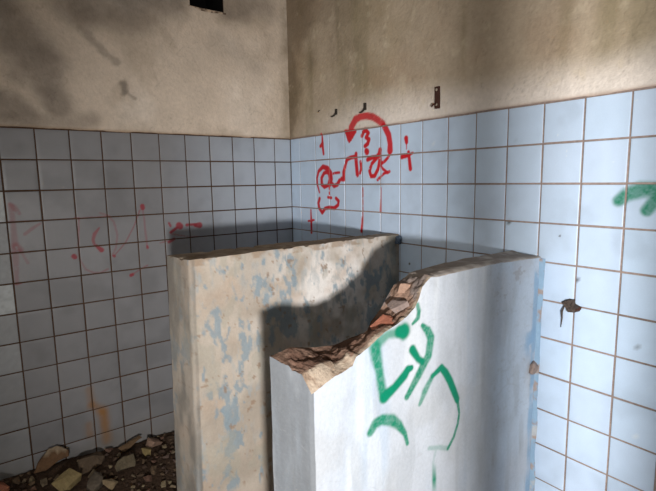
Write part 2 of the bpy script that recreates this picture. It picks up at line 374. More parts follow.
def blob(U, Z, a, b, ru, rz, p, wob=.5, s=60):
    d = np.hypot((U-a)/ru, (Z-b)/rz)+wob*(fbm(p, 7, 4, s)-.5)*2
    return 1-sstep(.35, 1.1, d)
def pl_left(U, Z, p):
    U = U+.027
    n = len(U); C = np.tile(rgb(204, 188, 170), (n, 1))
    C = mixc(C, np.tile(rgb(216, 202, 186), (n, 1)), sstep(.4, .7, fbm(p, 3, 4, 61)))
    C = mixc(C, np.tile(rgb(150, 134, 114), (n, 1)), .35*sstep(.5, .75, fbm(p, 5, 5, 62)))
    soot_shade = rgb(92, 84, 76)
    # soot and painted-in shade, far left and along the top
    def seg(a, b, c, d, rr, wob, s, sc=9):
        t = np.clip(((U-a)*(c-a)+(Z-b)*(d-b))/((c-a)**2+(d-b)**2), 0, 1)
        return 1-sstep(.15, 1.15, np.hypot(U-a-t*(c-a), Z-b-t*(d-b))/rr+wob*2*(fbm(p, sc, 4, s)-.5))
    w = np.zeros(n)
    # a broad dark drift from the upper left down to the tiles, and a second along the top
    for a, b, c, d, rr, k, s in ((-1.62, 2.5, -1.43, 2.2, .17, .6, 63), (-1.43, 2.2, -1.345, 1.95, .11, .62, 64), (-1.64, 1.94, -1.5, 1.9, .12, .6, 65), (-1.5, 1.88, -1.2, 1.9, .06, .4, 165),
                                 (-1.2, 2.5, -.75, 2.6, .16, .62, 66), (-.4, 2.62, -.15, 2.66, .12, .5, 166), (-.45, 2.4, -.2, 2.3, .10, .22, 266)):
        w = np.maximum(w, seg(a, b, c, d, rr, .5, s, 5)*k*(.7+.6*fbm(p, 14, 4, s+500)))
    for a, b, c, d, rr, k in ((-1.273, 2.485, -1.22, 2.366, .02, .22), (-1.22, 2.366, -1.133, 2.266, .03, .42), (-1.133, 2.266, -1.054, 2.211, .026, .4), (-1.035, 2.105, -1.022, 2.06, .026, .62), (-1.024, 2.06, -.975, 2.034, .013, .45)):
        w = np.maximum(w, seg(a, b, c, d, rr, .7, 67, 26)*k)
    C = mixc(C, np.tile(soot_shade, (n, 1)), np.clip(w, 0, 1))
    # yellowed foot and the corner line
    C = mixc(C, np.tile(rgb(150, 116, 84), (n, 1)), (1-sstep(0, .018, Z-ZT))*.6)
    C = mixc(C, np.tile(rgb(120, 106, 84), (n, 1)), sstep(-.06, 0, U)*.35*fbm(p, 12, 3, 68)*2)
    cr = np.abs(fbm(p, 4, 4, 69)-.5); C = mixc(C, np.tile(rgb(110, 96, 82), (n, 1)), (1-sstep(.0, .006, cr))*.22)
    return C
def pl_right(U, Z, p):
    n = len(U); C = np.tile(rgb(174, 158, 137), (n, 1))
    st = np.stack([p[:, 0], p[:, 1]*9, p[:, 2]*.9], 1)
    C = mixc(C, np.tile(rgb(142, 126, 98), (n, 1)), .6*sstep(.42, .75, fbm(p, 2.4, 5, 71)))
    C = mixc(C, np.tile(rgb(126, 116, 88), (n, 1)), .5*sstep(.52, .75, fbm(st, 1, 4, 72)))          # mossy runs
    C = mixc(C, np.tile(rgb(154, 124, 98), (n, 1)), .22*sstep(.55, .75, fbm(p, 3.3, 4, 73)))
    # whiter plaster just above the tiles, with the band of light painted in
    w = (1-sstep(.02, .2+.1*(fbm(p, 3, 3, 74)-.5), Z-ZT))*sstep(.0, .9, -U)
    C = mixc(C, np.tile(rgb(222, 212, 202), (n, 1)), w*.9)
    # shade at the upper corner painted in as brown blotches
    w = blob(U, Z, -.12, 2.6, .26, .42, p, .6, 75)*.55
    w = np.maximum(w, blob(U, Z, -.02, 2.2, .13, .5, p, .7, 76)*.6)
    w = np.maximum(w, blob(U, Z, -.55, 2.5, .3, .3, p, .8, 77)*.3)
    C = mixc(C, np.tile(rgb(98, 84, 66), (n, 1)), w)
    C = mixc(C, np.tile(rgb(196, 182, 158), (n, 1)), .35*sstep(.66, .78, fbm(p, 16, 4, 78)))
    C = mixc(C, np.tile(rgb(146, 110, 86), (n, 1)), (1-sstep(0, .014, Z-ZT))*.6)
    cr = np.abs(fbm(p, 5, 4, 79)-.5); C = mixc(C, np.tile(rgb(96, 84, 66), (n, 1)), (1-sstep(.0, .006, cr))*.25)
    return C

CEIL = 2.95; XL = -3.3; YB = -3.5
VENT = (-.664, -.453, 2.577, 2.79)
# wall_left: the tiled wall facing the camera (masonry with a square hole for the vent)
bm = bmesh.new()
a, b, c, d = VENT
for lo, hi in (((XL-.25, .003, 0), (a, .25, CEIL)), ((b, .003, 0), (.25, .25, CEIL)), ((a, .003, 0), (b, .25, c)), ((a, .003, d), (b, .25, CEIL))):
    add_box(bm, lo, hi)
wl = tag(bm_obj('wall_left', bm, M_grout_l), kind='structure')
Lz = lambda ci, r: (left_u[ci] > -1.82 and 2 <= r <= 5)
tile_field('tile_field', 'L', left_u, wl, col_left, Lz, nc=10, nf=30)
plaster_patch('plaster', 'L', -2.4, -.001, CEIL, wl, pl_left, hole=VENT)
bm = bmesh.new(); add_box(bm, (.003, YB-.25, 0), (.25, .0025, CEIL))
wr = tag(bm_obj('wall_right', bm, M_grout_r), kind='structure')
def Rz(ci, r):
    u = right_u[ci]
    return (u > -1.3 and r <= 4) or (u < -1.9 and u > -2.5 and 0 <= r <= 3)
tile_field('tile_field', 'R', right_u, wr, col_right, Rz, nc=10, nf=36)
plaster_patch('plaster', 'R', YB, -.001, CEIL, wr, pl_right)
# the rest of the shell
bm = bmesh.new(); add_box(bm, (XL-.25, YB-.25, -.2), (.25, .25, 0)); tag(bm_obj('floor', bm, M_concrete), kind='structure')
bm = bmesh.new(); add_box(bm, (XL-.25, YB-.25, CEIL), (.25, .25, CEIL+.2)); tag(bm_obj('ceiling', bm, M_roomwall), kind='structure')
def wall_with_opening(name, axis, pos, thick, lo, hi, op):
    """axis 'y': wall in the xz plane at y=pos-thick..pos ; axis 'x': in the yz plane at x=pos-thick..pos"""
    bm = bmesh.new(); a, b, c, d = op
    for (p0, p1, q0, q1) in ((lo, a, 0, CEIL), (b, hi, 0, CEIL), (a, b, 0, c), (a, b, d, CEIL)):
        if axis == 'y': add_box(bm, (p0, pos-thick, q0), (p1, pos, q1))
        else: add_box(bm, (pos-thick, p0, q0), (pos, p1, q1))
    return tag(bm_obj(name, bm, M_roomwall), kind='structure')
W1 = (-2.4, -1.8, .9, 1.6)
wall_with_opening('wall_back', 'y', YB, .25, XL, .003, W1)
W2 = (-2.5, -1.1, 1.0, 2.3)
wall_with_opening('wall_side', 'x', XL, .25, YB-.25, .003, W2)
def window(name, axis, pos, op):
    a, b, c, d = op; bm = bmesh.new(); w = .045; t = .05
    bars = [(a, a+w, c, d), (b-w, b, c, d), (a+w, b-w, c, c+w), (a+w, b-w, d-w, d)]
    for p0, p1, q0, q1 in bars:
        if axis == 'y': add_box(bm, (p0, pos-t, q0), (p1, pos, q1))
        else: add_box(bm, (pos-t, p0, q0), (pos, p1, q1))
    return tag(bm_obj(name, bm, M_frame), kind='structure')
window('window_1', 'y', YB-.12, W1)
window('window_2', 'x', XL-.12, W2)  # unseen opening added to carry the side fill
# unseen pier, added to shade the near end of the right wall
bm = bmesh.new(); add_box(bm, (-1.37, YB+.001, 0), (-.001, -3.1, CEIL-.001), .01)
tag(bm_obj('wall_shadow_block', bm, M_roomwall), kind='structure')

# ---------------------------------------------------------------- stall partitions
def loop_grid(front, back, end, nend, zs_t, top, disp):
    """front/back: lists of (x,y) from wall to free end; returns sides mesh arrays"""
    pts = np.array(front+end+back[::-1])
    n = len(pts); m = len(zs_t)
    tz = top(pts[:, 0], pts[:, 1])
    V = np.zeros((m, n, 3))
    for i, t in enumerate(zs_t):
        V[i, :, 0] = pts[:, 0]; V[i, :, 1] = pts[:, 1]; V[i, :, 2] = t*tz
    V = V.reshape(-1, 3)
    return V, grid_quads(m, n)

def core_noise(V, amp, s):
    return np.stack([(fbm(V, 9, 4, s)-.5)*amp, (fbm(V, 9, 4, s+1)-.5)*amp, (fbm(V, 9, 4, s+2)-.5)*amp*.6], 1)

def build_partition(name, xs_f, yf, yb, xe_f, xe_b, top, lean, zdense, colour_fn, cap_colour, core_range, parent, amp=.007, seed=200, which=None, ny=22):
    """a plastered slab on the floor: sides, intact top and (if core_range) the broken top as its own part"""
    NX = xs_f
    s = np.linspace(0, 1, NX)
    cr = .006
    fx = -.0005+s*(xe_f+cr+.0005); bx = -.0005+s*(xe_b+cr+.0005)
    yf = yf if isinstance(yf, tuple) else (yf, yf); yb = yb if isinstance(yb, tuple) else (yb, yb)
    front = [(x, yf[0]+(yf[1]-yf[0])*q) for x, q in zip(fx, s)]; back = [(x, yb[0]+(yb[1]-yb[0])*q) for x, q in zip(bx, s)]
    ts = np.linspace(0, 1, ny)
    end = [(xe_f*(1-t)+xe_b*t-(0 if 0 < t < 1 else -.001), yf[1]+(yb[1]-yf[1])*np.clip(t, .03, .97)) for t in ts]
    def D(V, rim):
        d = core_noise(V, amp, seed)
        far = sstep(-.0, -.03, V[:, 0])[:, None]         # stays put where it meets the wall
        V = V.copy(); V[:, 0] += lean*(1-V[:, 2]/1.28)*sstep(0, -1, V[:, 0])
        return V+d*far*np.array([1, 1, 0 if rim else 1])
    V, Q = loop_grid(front, back, end, ny, zdense, top, None)
    V0 = V.copy(); V = D(V, True)
    # arris wear: pull the uppermost edge in a little
    C, R = colour_fn(V0, V)
    if which: spray(which, V0[:, 0].copy(), V0[:, 2].copy(), V0, C, np.asarray(R))
    o = make_mesh('body', V, Q, C, R, M_paint, parent)
    # cap: rows front..back
    js = np.concatenate([[0, .03], np.linspace(.08, .92, ny), [.97, 1]])
    J, S = np.meshgrid(js, s)
    X = (-.0005+S*((xe_f+(xe_b-xe_f)*J)+.0005)).ravel(); Y = ((yf[0]+(yf[1]-yf[0])*S)*(1-J)+(yb[0]+(yb[1]-yb[0])*S)*J).ravel()
    Z = top(X, Y)
    V = np.stack([X, Y, Z], 1); V1 = D(V, True)
    C, R = cap_colour(V, J.ravel()); Q = grid_quads(len(s), len(js), flip=False)
    xc = V[Q].mean(1)[:, 0]
    if core_range is None:
        make_mesh('top_face', V1, Q, C, R, M_paint, parent)
    else:
        keep = xc > core_range
        def sub(nm, mask, mat, lab=None):
            q = Q[mask]; ids = np.unique(q); mp = np.zeros(len(V1), int); mp[ids] = np.arange(len(ids))
            ob = make_mesh(nm, V1[ids], mp[q], C[ids], R[ids], mat, parent)
            if lab: ob['label'] = lab
        sub('top_face', keep, M_paint); sub('broken_core', ~keep, M_core, 'broken brown masonry edge with pale crumbled lip')
    return o

def zrows(z0, n1, n2):
    return np.concatenate([np.linspace(0, z0, n1, endpoint=False), np.linspace(z0, .992, n2), [.997, 1.0]])

# --- the whole one, behind: cream over blue paint, worn
def top_back(x, y):
    p = np.stack([x, y, x*0], 1)
    return 1.285+.010*(fbm(p, 9, 4, 210)-.5)+.004*sstep(-.05, -.3, x)-.006*sstep(.55, .75, fbm(p, 26, 3, 211))
def pb_col(V0, V):
    n = len(V); p = V0
    st = p*np.array([1, 1, .55])
    C = np.tile(rgb(164, 152, 138), (n, 1))
    wc = np.exp(-((V0[:, 0]+.45)/.33)**2-((V0[:, 2]-1.05)/.32)**2)
    C = mixc(C, np.tile(rgb(184, 172, 158), (n, 1)), .8*sstep(.42, .62, fbm(p, 5, 4, 221)))
    C = mixc(C, np.tile(rgb(222, 216, 210), (n, 1)), np.clip(wc*1.15*sstep(.3, .55, fbm(p, 9, 4, 233)), 0, 1))  # pool of light on this face painted in as near-white
    C = mixc(C, np.tile(rgb(178, 156, 136), (n, 1)), .6*sstep(.5, .72, fbm(p, 7, 5, 222)))
    f = fbm(st, 16, 5, 223)*.55+fbm(st, 44, 4, 224)*.45+.01
    bias = .0
    def near(a, b, ra, rb): return np.exp(-((V0[:, 0]-a)/ra)**2-((V0[:, 2]-b)/rb)**2)
    bias = .10*near(-.5, 1.12, .09, .09)+.07*near(-.95, 1.02, .12, .2)+.06*near(-.75, 1.0, .1, .15)+.07*near(-1.02, .75, .05, .3)+.07*near(-.12, 1.05, .1, .12)
    isend = (V0[:, 0] < -1.135)
    scr = fbm(p*np.array([1, 1, .3]), 60, 4, 234)
    C = mixc(C, np.tile(rgb(150, 158, 160), (n, 1)), sstep(.55, .66, scr)*sstep(.4, .6, fbm(p, 6, 4, 235))*.6)
    f = f+bias+np.where(isend, .03, 0)
    f = f+.10*(fbm(p, 70, 4, 236)-.5)
    w = sstep(.585, .64, f)
    C = mixc(C, np.tile(rgb(118, 140, 152), (n, 1)), w*.7)
    w2 = sstep(.60, .64, fbm(st, 14, 5, 226)); C = mixc(C, np.tile(rgb(156, 152, 138), (n, 1)), w2*.4)
    # chips down to the brown render
    ch = sstep(.71, .74, fbm(p, 38, 4, 227)); C = mixc(C, np.tile(rgb(140, 114, 92), (n, 1)), ch*.7)
    edge = np.where(V0[:, 2] > 1.262, sstep(.45, .6, fbm(p, 24, 4, 228)), 0); C = mixc(C, np.tile(rgb(150, 128, 106), (n, 1)), edge*.7)
    # greenish-grey blotches near the wall end
    C = mixc(C, np.tile(rgb(112, 118, 112), (n, 1)), sstep(-.16, -.03, V0[:, 0])*sstep(.35, .6, fbm(p, 8, 3, 229))*.7)
    # free end: shade of this side painted in as grey
    C = mixc(C, np.tile(rgb(132, 124, 114), (n, 1)), np.where(isend, .5, 0))
    C = mixc(C, np.tile(rgb(108, 104, 98), (n, 1)), np.where(isend, .7*sstep(.42, .64, fbm(p*np.array([1, 1, .4]), 14, 4, 230)), 0))
    return C, np.full(n, .85)
def pb_cap(V, j):
    n = len(V); C = np.tile(rgb(148, 134, 118), (n, 1))
    C = mixc(C, np.tile(rgb(170, 156, 138), (n, 1)), sstep(.45, .7, fbm(V, 20, 5, 231)))
    C = mixc(C, np.tile(rgb(96, 80, 66), (n, 1)), .6*sstep(.55, .75, fbm(V, 12, 4, 232)))
    return C, np.full(n, .95)
PB = tag(empty('stall_partition', (-.57, -1.0, 0)), 'whole cream plastered stall partition with peeling blue paint behind the broken one', 'partition')
def adopt_children(root):
    for ch in [o for o in bpy.data.objects if o.parent == root]:
        ch.matrix_parent_inverse = Matrix.Translation(-Vector(root.location))
build_partition('stall_partition', 190, (-1.032, -1.10), (-.93, -.912), -1.155, -1.178, top_back, -.024, zrows(.25, 12, 150), pb_col, pb_cap, None, PB, seed=240)

# --- the broken one, in front: whitewash, green spray
XF = np.array([-1.111, -1.09, -1.027, -.985, -.968, -.955, -.901, -.844, -.773, -.717, -.700, -.685, -.646, -.448, -.273, -.016, .01])
ZF = np.array([1.016, 1.022, 1.045, 1.054, 1.058, 1.080, 1.100, 1.130, 1.151, 1.185, 1.21, 1.243, 1.269, 1.273, 1.272, 1.262, 1.26])
XB = np.array([-1.145, -1.094, -.994, -.929, -.861, -.80, -.782, -.738, -.679, -.632, -.604, -.439, -.263, .01])
ZB = np.array([1.093, 1.103, 1.084, 1.076, 1.086, 1.09, 1.121, 1.156, 1.226, 1.243, 1.262, 1.272, 1.275, 1.275])
YF, YBK = -1.813, -1.68
def top_front(x, y):
    j = np.clip((y-YF)/(YBK-YF), 0, 1)
    zf = np.interp(x, XF, ZF); zb = np.interp(x-.034*0, XB, ZB)
    zl = np.interp(x, [-1.13, -1.0, -.96, -.9], [1.066, 1.066, 1.078, 0])     # brown core behind the chipped lip
    z1 = np.where(x < -.93, np.maximum(zl, zf), zf+.004)
    zm = (z1+zb)/2-.006
    J = [0, .22, .6, 1.0]
    z = np.where(j < .22, zf+(z1-zf)*(j/.22), np.where(j < .6, z1+(zm-z1)*(j-.22)/.38, zm+(zb-zm)*(j-.6)/.4))
    p = np.stack([x, y, x*0], 1)
    br = sstep(-.60, -.68, x)
    rough = (fbm(p, 16, 5, 250)-.5)*.030+(np.abs(fbm(p, 34, 4, 251)-.5)*-.022+.004)+(sstep(.5, .56, fbm(p, 26, 2, 252))-.5)*.006
    env = np.sin(np.pi*np.clip(j, 0, 1))**.6
    steep = 1+.9*np.exp(-((x+.72)/.1)**2)
    z = z+rough*br*(.18+.82*env)*steep
    z = z+(1-br)*(.006*(fbm(p, 22, 4, 253)-.5)-.004*(1-np.minimum(sstep(0, .05, j), sstep(1, .95, j))))
    return z
def pf_col(V0, V):
    n = len(V); p = V0; X, Y, Z = V0[:, 0], V0[:, 1], V0[:, 2]
    st = p*np.array([1, 1, .12])
    C = np.tile(rgb(176, 181, 188), (n, 1))
    C = mixc(C, np.tile(rgb(160, 176, 194), (n, 1)), .6*sstep(.48, .72, fbm(st, 9, 4, 261)))
    C = mixc(C, np.tile(rgb(196, 199, 202), (n, 1)), .6*sstep(.5, .7, fbm(st, 16, 4, 262)))
    C = mixc(C, np.tile(rgb(166, 168, 170), (n, 1)), .5*sstep(.52, .72, fbm(p, 6, 5, 263)))
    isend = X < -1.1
    C = mixc(C, np.tile(rgb(98, 101, 104), (n, 1)), np.where(isend, .9, 0))  # free end darkened, shade of that side painted in
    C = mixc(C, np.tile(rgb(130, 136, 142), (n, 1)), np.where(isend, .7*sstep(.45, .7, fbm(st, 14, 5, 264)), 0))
    # flaking by the wall: grey flecks and blue undercoat
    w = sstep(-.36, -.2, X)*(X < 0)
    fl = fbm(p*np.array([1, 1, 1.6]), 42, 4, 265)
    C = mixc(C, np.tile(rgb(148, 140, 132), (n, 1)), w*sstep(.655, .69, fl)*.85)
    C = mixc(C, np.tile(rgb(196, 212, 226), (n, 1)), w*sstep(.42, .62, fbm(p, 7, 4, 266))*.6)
    C = mixc(C, np.tile(rgb(158, 168, 182), (n, 1)), w*.45)  # whole stretch by the wall toned greyer blue
    C = mixc(C, np.tile(rgb(150, 154, 158), (n, 1)), .35*sstep(.5, .7, fbm(p*np.array([1, 1, .25]), 22, 5, 367)))
    strip = sstep(-.055, -.038, X+.02*(fbm(p, 18, 3, 267)-.5))*sstep(1.27, 1.2, Z)
    C = mixc(C, np.tile(rgb(128, 158, 184), (n, 1)), strip*sstep(.3, .48, fbm(p, 14, 4, 268))*.85)
    C = mixc(C, np.tile(rgb(124, 156, 184), (n, 1)), np.exp(-((X+.055)/.045)**2-((Z-.93)/.06)**2)*sstep(.35, .55, fbm(p, 20, 4, 269))*.9)
    # hairline scratches
    cr = np.abs(fbm(p, 5, 3, 270)-.5); C = mixc(C, np.tile(rgb(150, 150, 152), (n, 1)), (1-sstep(0, .003, cr))*.3)
    return C, np.full(n, .72)
def pf_cap(V, j):
    n = len(V); X = V[:, 0]
    C = np.tile(rgb(98, 74, 62), (n, 1))
    C = mixc(C, np.tile(rgb(118, 94, 80), (n, 1)), sstep(.45, .66, fbm(V, 22, 5, 271)))
    C = mixc(C, np.tile(rgb(74, 55, 46), (n, 1)), .7*sstep(.5, .7, fbm(V, 14, 4, 272)))
    # steep stretch: greyer aggregate and pinkish mortar
    w = sstep(-.80, -.70, X)
    C = mixc(C, np.tile(rgb(142, 116, 100), (n, 1)), w*.8)
    C = mixc(C, np.tile(rgb(120, 108, 102), (n, 1)), w*sstep(.5, .56, fbm(V, 15, 3, 273)))
    # pale render lip along the front face
    lim = np.where(X < -.96, .24+.10*(fbm(V, 30, 4, 274)-.5), .06+.06*fbm(V, 30, 3, 274))
    lip = 1-sstep(lim-.02, lim+.02, j)
    C = mixc(C, np.tile(rgb(160, 145, 128), (n, 1)), lip*.95)
    C = mixc(C, np.tile(rgb(112, 88, 70), (n, 1)), lip*.6*sstep(.48, .66, fbm(V, 38, 4, 276)))
    # the intact top: dusty grey
    t = sstep(-.66, -.62, X)
    G = mixc(np.tile(rgb(152, 142, 134), (n, 1)), np.tile(rgb(186, 178, 170), (n, 1)), sstep(.4, .7, fbm(V, 24, 5, 275)))
    C = mixc(C, G, t)
    return C, np.full(n, .95)
PF = tag(empty('stall_partition', (-.56, -1.76, 0)), 'white stall partition with its top corner broken off and green spray paint', 'partition')
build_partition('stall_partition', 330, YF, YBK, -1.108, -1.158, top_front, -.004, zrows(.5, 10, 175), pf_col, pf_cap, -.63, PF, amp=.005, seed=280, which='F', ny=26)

def hull_rock(name, size, mat, seed, npts=16, col=None, sub=1, jag=.08, parent=None):
    """an angular chunk: convex hull of scattered points, split and roughened"""
    rr = random.Random(seed); bm = bmesh.new()
    for _ in range(npts):
        v = Vector((rr.uniform(-1, 1), rr.uniform(-1, 1), rr.uniform(-1, 1)))
        m = max(abs(c) for c in v); v = v/m*rr.uniform(.75, 1)
        bm.verts.new(Vector((v.x*size[0], v.y*size[1], v.z*size[2]))/2)
    r = bmesh.ops.convex_hull(bm, input=bm.verts[:])
    bad = [g for g in r['geom_interior'] if isinstance(g, bmesh.types.BMVert)]
    bmesh.ops.delete(bm, geom=bad, context='VERTS')
    if sub:
        bmesh.ops.subdivide_edges(bm, edges=bm.edges[:], cuts=sub, use_grid_fill=True)
        s = max(size)
        for v in bm.verts:
            v.co += mnoise.noise_vector(v.co/s*3+Vector((seed*1.7 % 50, 0, 0)))*s*jag
    o = bm_obj(name, bm, mat, parent)
    if col is not None:
        at = o.data.color_attributes.new('Col', 'FLOAT_COLOR', 'POINT')
        for dd in at.data: dd.color = (*[float(c)*(.52 if name.startswith(('rubble', 'brick_c')) else 1) for c in col], .95)
    return o
# pieces embedded in the break
bk = hull_rock('brick_piece', (.10, .06, .045), M_brick, 5, 14, sub=2, jag=.05, parent=PF); bk.location = (-.800, -1.765, 1.126); bk.rotation_euler = (.3, -.35, .1); bk['label'] = 'orange brick stub sticking out of the break'
st = hull_rock('stone_piece', (.075, .07, .06), M_rock, 12, 18, col=rgb(116, 102, 96), sub=2, jag=.05, parent=PF); st.location = (-.715, -1.752, 1.168); st.rotation_euler = (.4, .7, .2)
st2 = hull_rock('stone_piece', (.07, .06, .05), M_rock, 23, 18, col=rgb(140, 114, 98), sub=2, jag=.05, parent=PF); st2.location = (-.668, -1.722, 1.215); st2.rotation_euler = (.1, .5, .9)
# the mortar fillet against the tiles, ragged
V, q = [], []
zs = np.linspace(0, 1.255, 200)
for i, z in enumerate(zs):
    pz = np.array([[0, 5, z]]); w = .006+.014*fbm(pz, 9, 4, 301)[0]; d = .007+.006*fbm(pz, 14, 3, 302)[0]
    V += [(-.0005, YF-w, z), (-d*.7, YF-w*.75, z), (-d*1.1, YF-w*.35, z), (-d*1.7, YF+.002, z)]
V = np.array(V)
n = len(V); C = np.tile(rgb(186, 178, 168), (n, 1))
C = mixc(C, np.tile(rgb(130, 158, 182), (n, 1)), np.clip(sstep(.36, .46, fbm(V, 17, 4, 303))*.6+.38, 0, 1))
C = mixc(C, np.tile(rgb(150, 128, 112), (n, 1)), sstep(.60, .66, fbm(V, 26, 4, 304))*.8)
jf = make_mesh('joint_fillet', V, grid_quads(len(zs), 4), C, np.full(n, .85), M_paint, PF); jf['label'] = 'ragged mortar fillet with blue paint against the tiles'
mc = hull_rock('mortar_lump', (.06, .03, .055), M_rock, 31, 22, col=rgb(140, 124, 116), sub=2, jag=.07, parent=PF); mc.location = (-.030, -1.816, .812); mc.rotation_euler = (.3, .1, .1)
kb = hull_rock('fixing_stub', (.03, .045, .05), M_blue, 41, 22, sub=2, jag=.1, parent=PB); kb.location = (-.016, -1.036, 1.262); kb['label'] = 'blue-grey paint-caked stub at the wall end'
adopt_children(PF); adopt_children(PB)

# ---------------------------------------------------------------- ironmongery on the right wall
PS = -.012      # about the plaster face
hk = tag(empty('coat_hook', (PS, -1.286, 1.94)), 'rusty flat iron hook plate, rightmost of the three on the plaster', 'hook', None)
bm = bmesh.new(); add_box(bm, (-.006, -.0125, -.048), (.006, .0125, .05), .0015); o = bm_obj('back_plate', bm, M_rust, hk)
bm = bmesh.new(); add_tube(bm, [(-.003, .002, -.026), (-.012, .004, -.028), (-.020, .008, -.030), (-.024, .010, -.036), (-.026, .011, -.042)], [.005, .005, .005, .004, .003]); bm_obj('prong', bm, M_rust, hk, True)
for z in (.036, -.03):
    bm = bmesh.new(); bmesh.ops.create_uvsphere(bm, u_segments=12, v_segments=8, radius=.0065)
    for v in bm.verts: v.co.x *= .5
    s_ = bm_obj('screw_head', bm, M_pale_metal, hk, True); s_.location = (-.0065, .001, z)
for (y, z, lab, k) in ((-.780, 1.963, 'small dark iron hook above the red arc, middle of the three', 1.0), (-.524, 1.966, 'small bent dark hook above the red paint, leftmost of the three', .85)):
    hk = tag(empty('coat_hook', (PS, y, z)), lab, 'hook')
    bm = bmesh.new(); add_box(bm, (-.004, -.008*k, -.016*k), (.006, .008*k, .022*k), .0015); bm_obj('back_plate', bm, M_iron, hk)
    bm = bmesh.new(); add_tube(bm, [(-.002, 0, -.004), (-.008, .001, -.016*k), (-.014, .004, -.024*k), (-.020, .010, -.029*k), (-.026, .016, -.031*k)], [.006, .0055, .005, .004, .003]); bm_obj('prong', bm, M_iron, hk, True)
nl = bmesh.new(); add_tube(nl, [(.004, 0, -.004), (-.006, .0, -.002), (-.012, -.024, .006), (-.014, -.034, .004)], [.0025, .0025, .002, .0015], 8)
nl = tag(bm_obj('bent_nail', nl, M_iron, None, True), 'thin bent nail at the left of the hooks by the corner', 'nail'); nl.location = (PS+.003, -.345, 1.989)

# ragged plugged hole in the tiles
hl = tag(empty('wall_plug', (0, -1.939, 1.09)), 'dark jagged plug in a hole at a tile joint right of the broken partition', 'plug')
bm = bmesh.new()
ring = [(-.040, .008), (-.024, .018), (-.008, .026), (.010, .027), (.016, .010), (.038, .002), (.033, -.016), (.012, -.026), (-.004, -.028), (-.018, -.016)]
outer = [bm.verts.new((.002, -u, z)) for u, z in ring]; mid = [bm.verts.new((-.010-.005*((i*7) % 3), -u*.82, z*.82)) for i, (u, z) in enumerate(ring)]
inn = [bm.verts.new((-.009-.004*((i*5) % 3), -u*.42, z*.42)) for i, (u, z) in enumerate(ring)]; cv = bm.verts.new((-.008, 0, 0)); k = len(ring)
for i in range(k):
    j = (i+1) % k
    bm.faces.new((outer[i], outer[j], mid[j], mid[i])); bm.faces.new((mid[i], mid[j], inn[j], inn[i])); bm.faces.new((inn[i], inn[j], cv))
bm_obj('plug_body', bm, M_dark_wood, hl)
bm = bmesh.new(); add_tube(bm, [(-.006, .024, -.006), (-.008, .031, -.028), (-.006, .030, -.056), (-.004, .034, -.092)], [.003, .0042, .0028, .0012], 8); bm_obj('hanging_strip', bm, M_dark_wood, hl, True)
ch = hull_rock('brown_chip', (.014, .02, .022), M_rust, 55, 14, sub=1); ch.parent = hl; ch.location = (-.008, -.031, -.006)

# vent opening high on the left wall
vt = tag(empty('vent_opening', ((a_ := VENT[0])+.107, .1, VENT[2])), 'black square vent opening with broken rim high on the plaster', 'vent')
bm = bmesh.new(); a, b, c, d = VENT; e = .004
for lo, hi in (((a, .0, c), (a+e, .246, d)), ((b-e, .0, c), (b, .246, d)), ((a, .0, c), (b, .246, c+e)), ((a, .0, d-e), (b, .246, d)), ((a, .24, c), (b, .246, d))): add_box(bm, lo, hi)
adopt(bm_obj('duct_lining', bm, M_black), vt)
V = []
for i, t in enumerate(np.linspace(0, 1, 60)):
    x = a-.012+(b-a+.024)*t; pz = np.array([[x, 3, 0]])
    w = .010+.008*fbm(pz, 30, 3, 311)[0]; drop = -.006*math.sin(t*3.1)+.008*(1-t)*(1-t)
    V += [(x, -.004, c-w+drop), (x, -.012, c-w*.6+drop), (x, -.013, c-.001+drop*.3), (x, .02, c+.004)]
V = np.array(V); C = mixc(np.tile(rgb(186, 166, 144), (len(V), 1)), np.tile(rgb(96, 80, 68), (len(V), 1)), sstep(.4, .6, fbm(V, 40, 3, 312)))
rm = make_mesh('rim', V, grid_quads(60, 4, flip=False), C, np.full(len(V), .9), M_plaster); adopt(rm, vt)

# ---------------------------------------------------------------- rubble behind the whole partition
def heap_z(x, y):
    p = np.stack([np.atleast_1d(x), np.atleast_1d(y), np.atleast_1d(x)*0], 1).astype(float)
    base = np.interp(p[:, 0], [-2.6, -1.77, -1.3, -.9, -.1], [.10, .095, .078, .05, .035])
    z = base+.030*(fbm(p, 5, 4, 320)-.5)+.02*(fbm(p, 18, 3, 321)-.5)+.02*np.exp(-((p[:, 1]+.3)/.18)**2)
    return z*sstep(-.93, -.62, p[:, 1])+.001
xs = np.linspace(-2.5, -.02, 170); ys = np.concatenate([np.linspace(-.905, -.012, 80)])
X, Y = np.meshgrid(xs, ys); Z = heap_z(X.ravel(), Y.ravel())
V = np.stack([X.ravel(), Y.ravel(), Z], 1)
keepq = grid_quads(len(ys), len(xs))
hp = make_mesh('dirt_heap', V, keepq, mat=M_dirt)
bmh = bmesh.new(); bmh.from_mesh(hp.data); be = [e for e in bmh.edges if e.is_boundary]
r = bmesh.ops.extrude_edge_only(bmh, edges=be)
for v in [g for g in r['geom'] if isinstance(g, bmesh.types.BMVert)]: v.co.z = .0005
bmesh.ops.holes_fill(bmh, edges=[e for e in bmh.edges if e.is_boundary], sides=0); bmesh.ops.recalc_face_normals(bmh, faces=bmh.faces[:])
bmh.to_mesh(hp.data); bmh.free()
tag(hp, 'dark brown heap of dirt and dust along the foot of the tiled wall', 'dirt', kind='stuff')

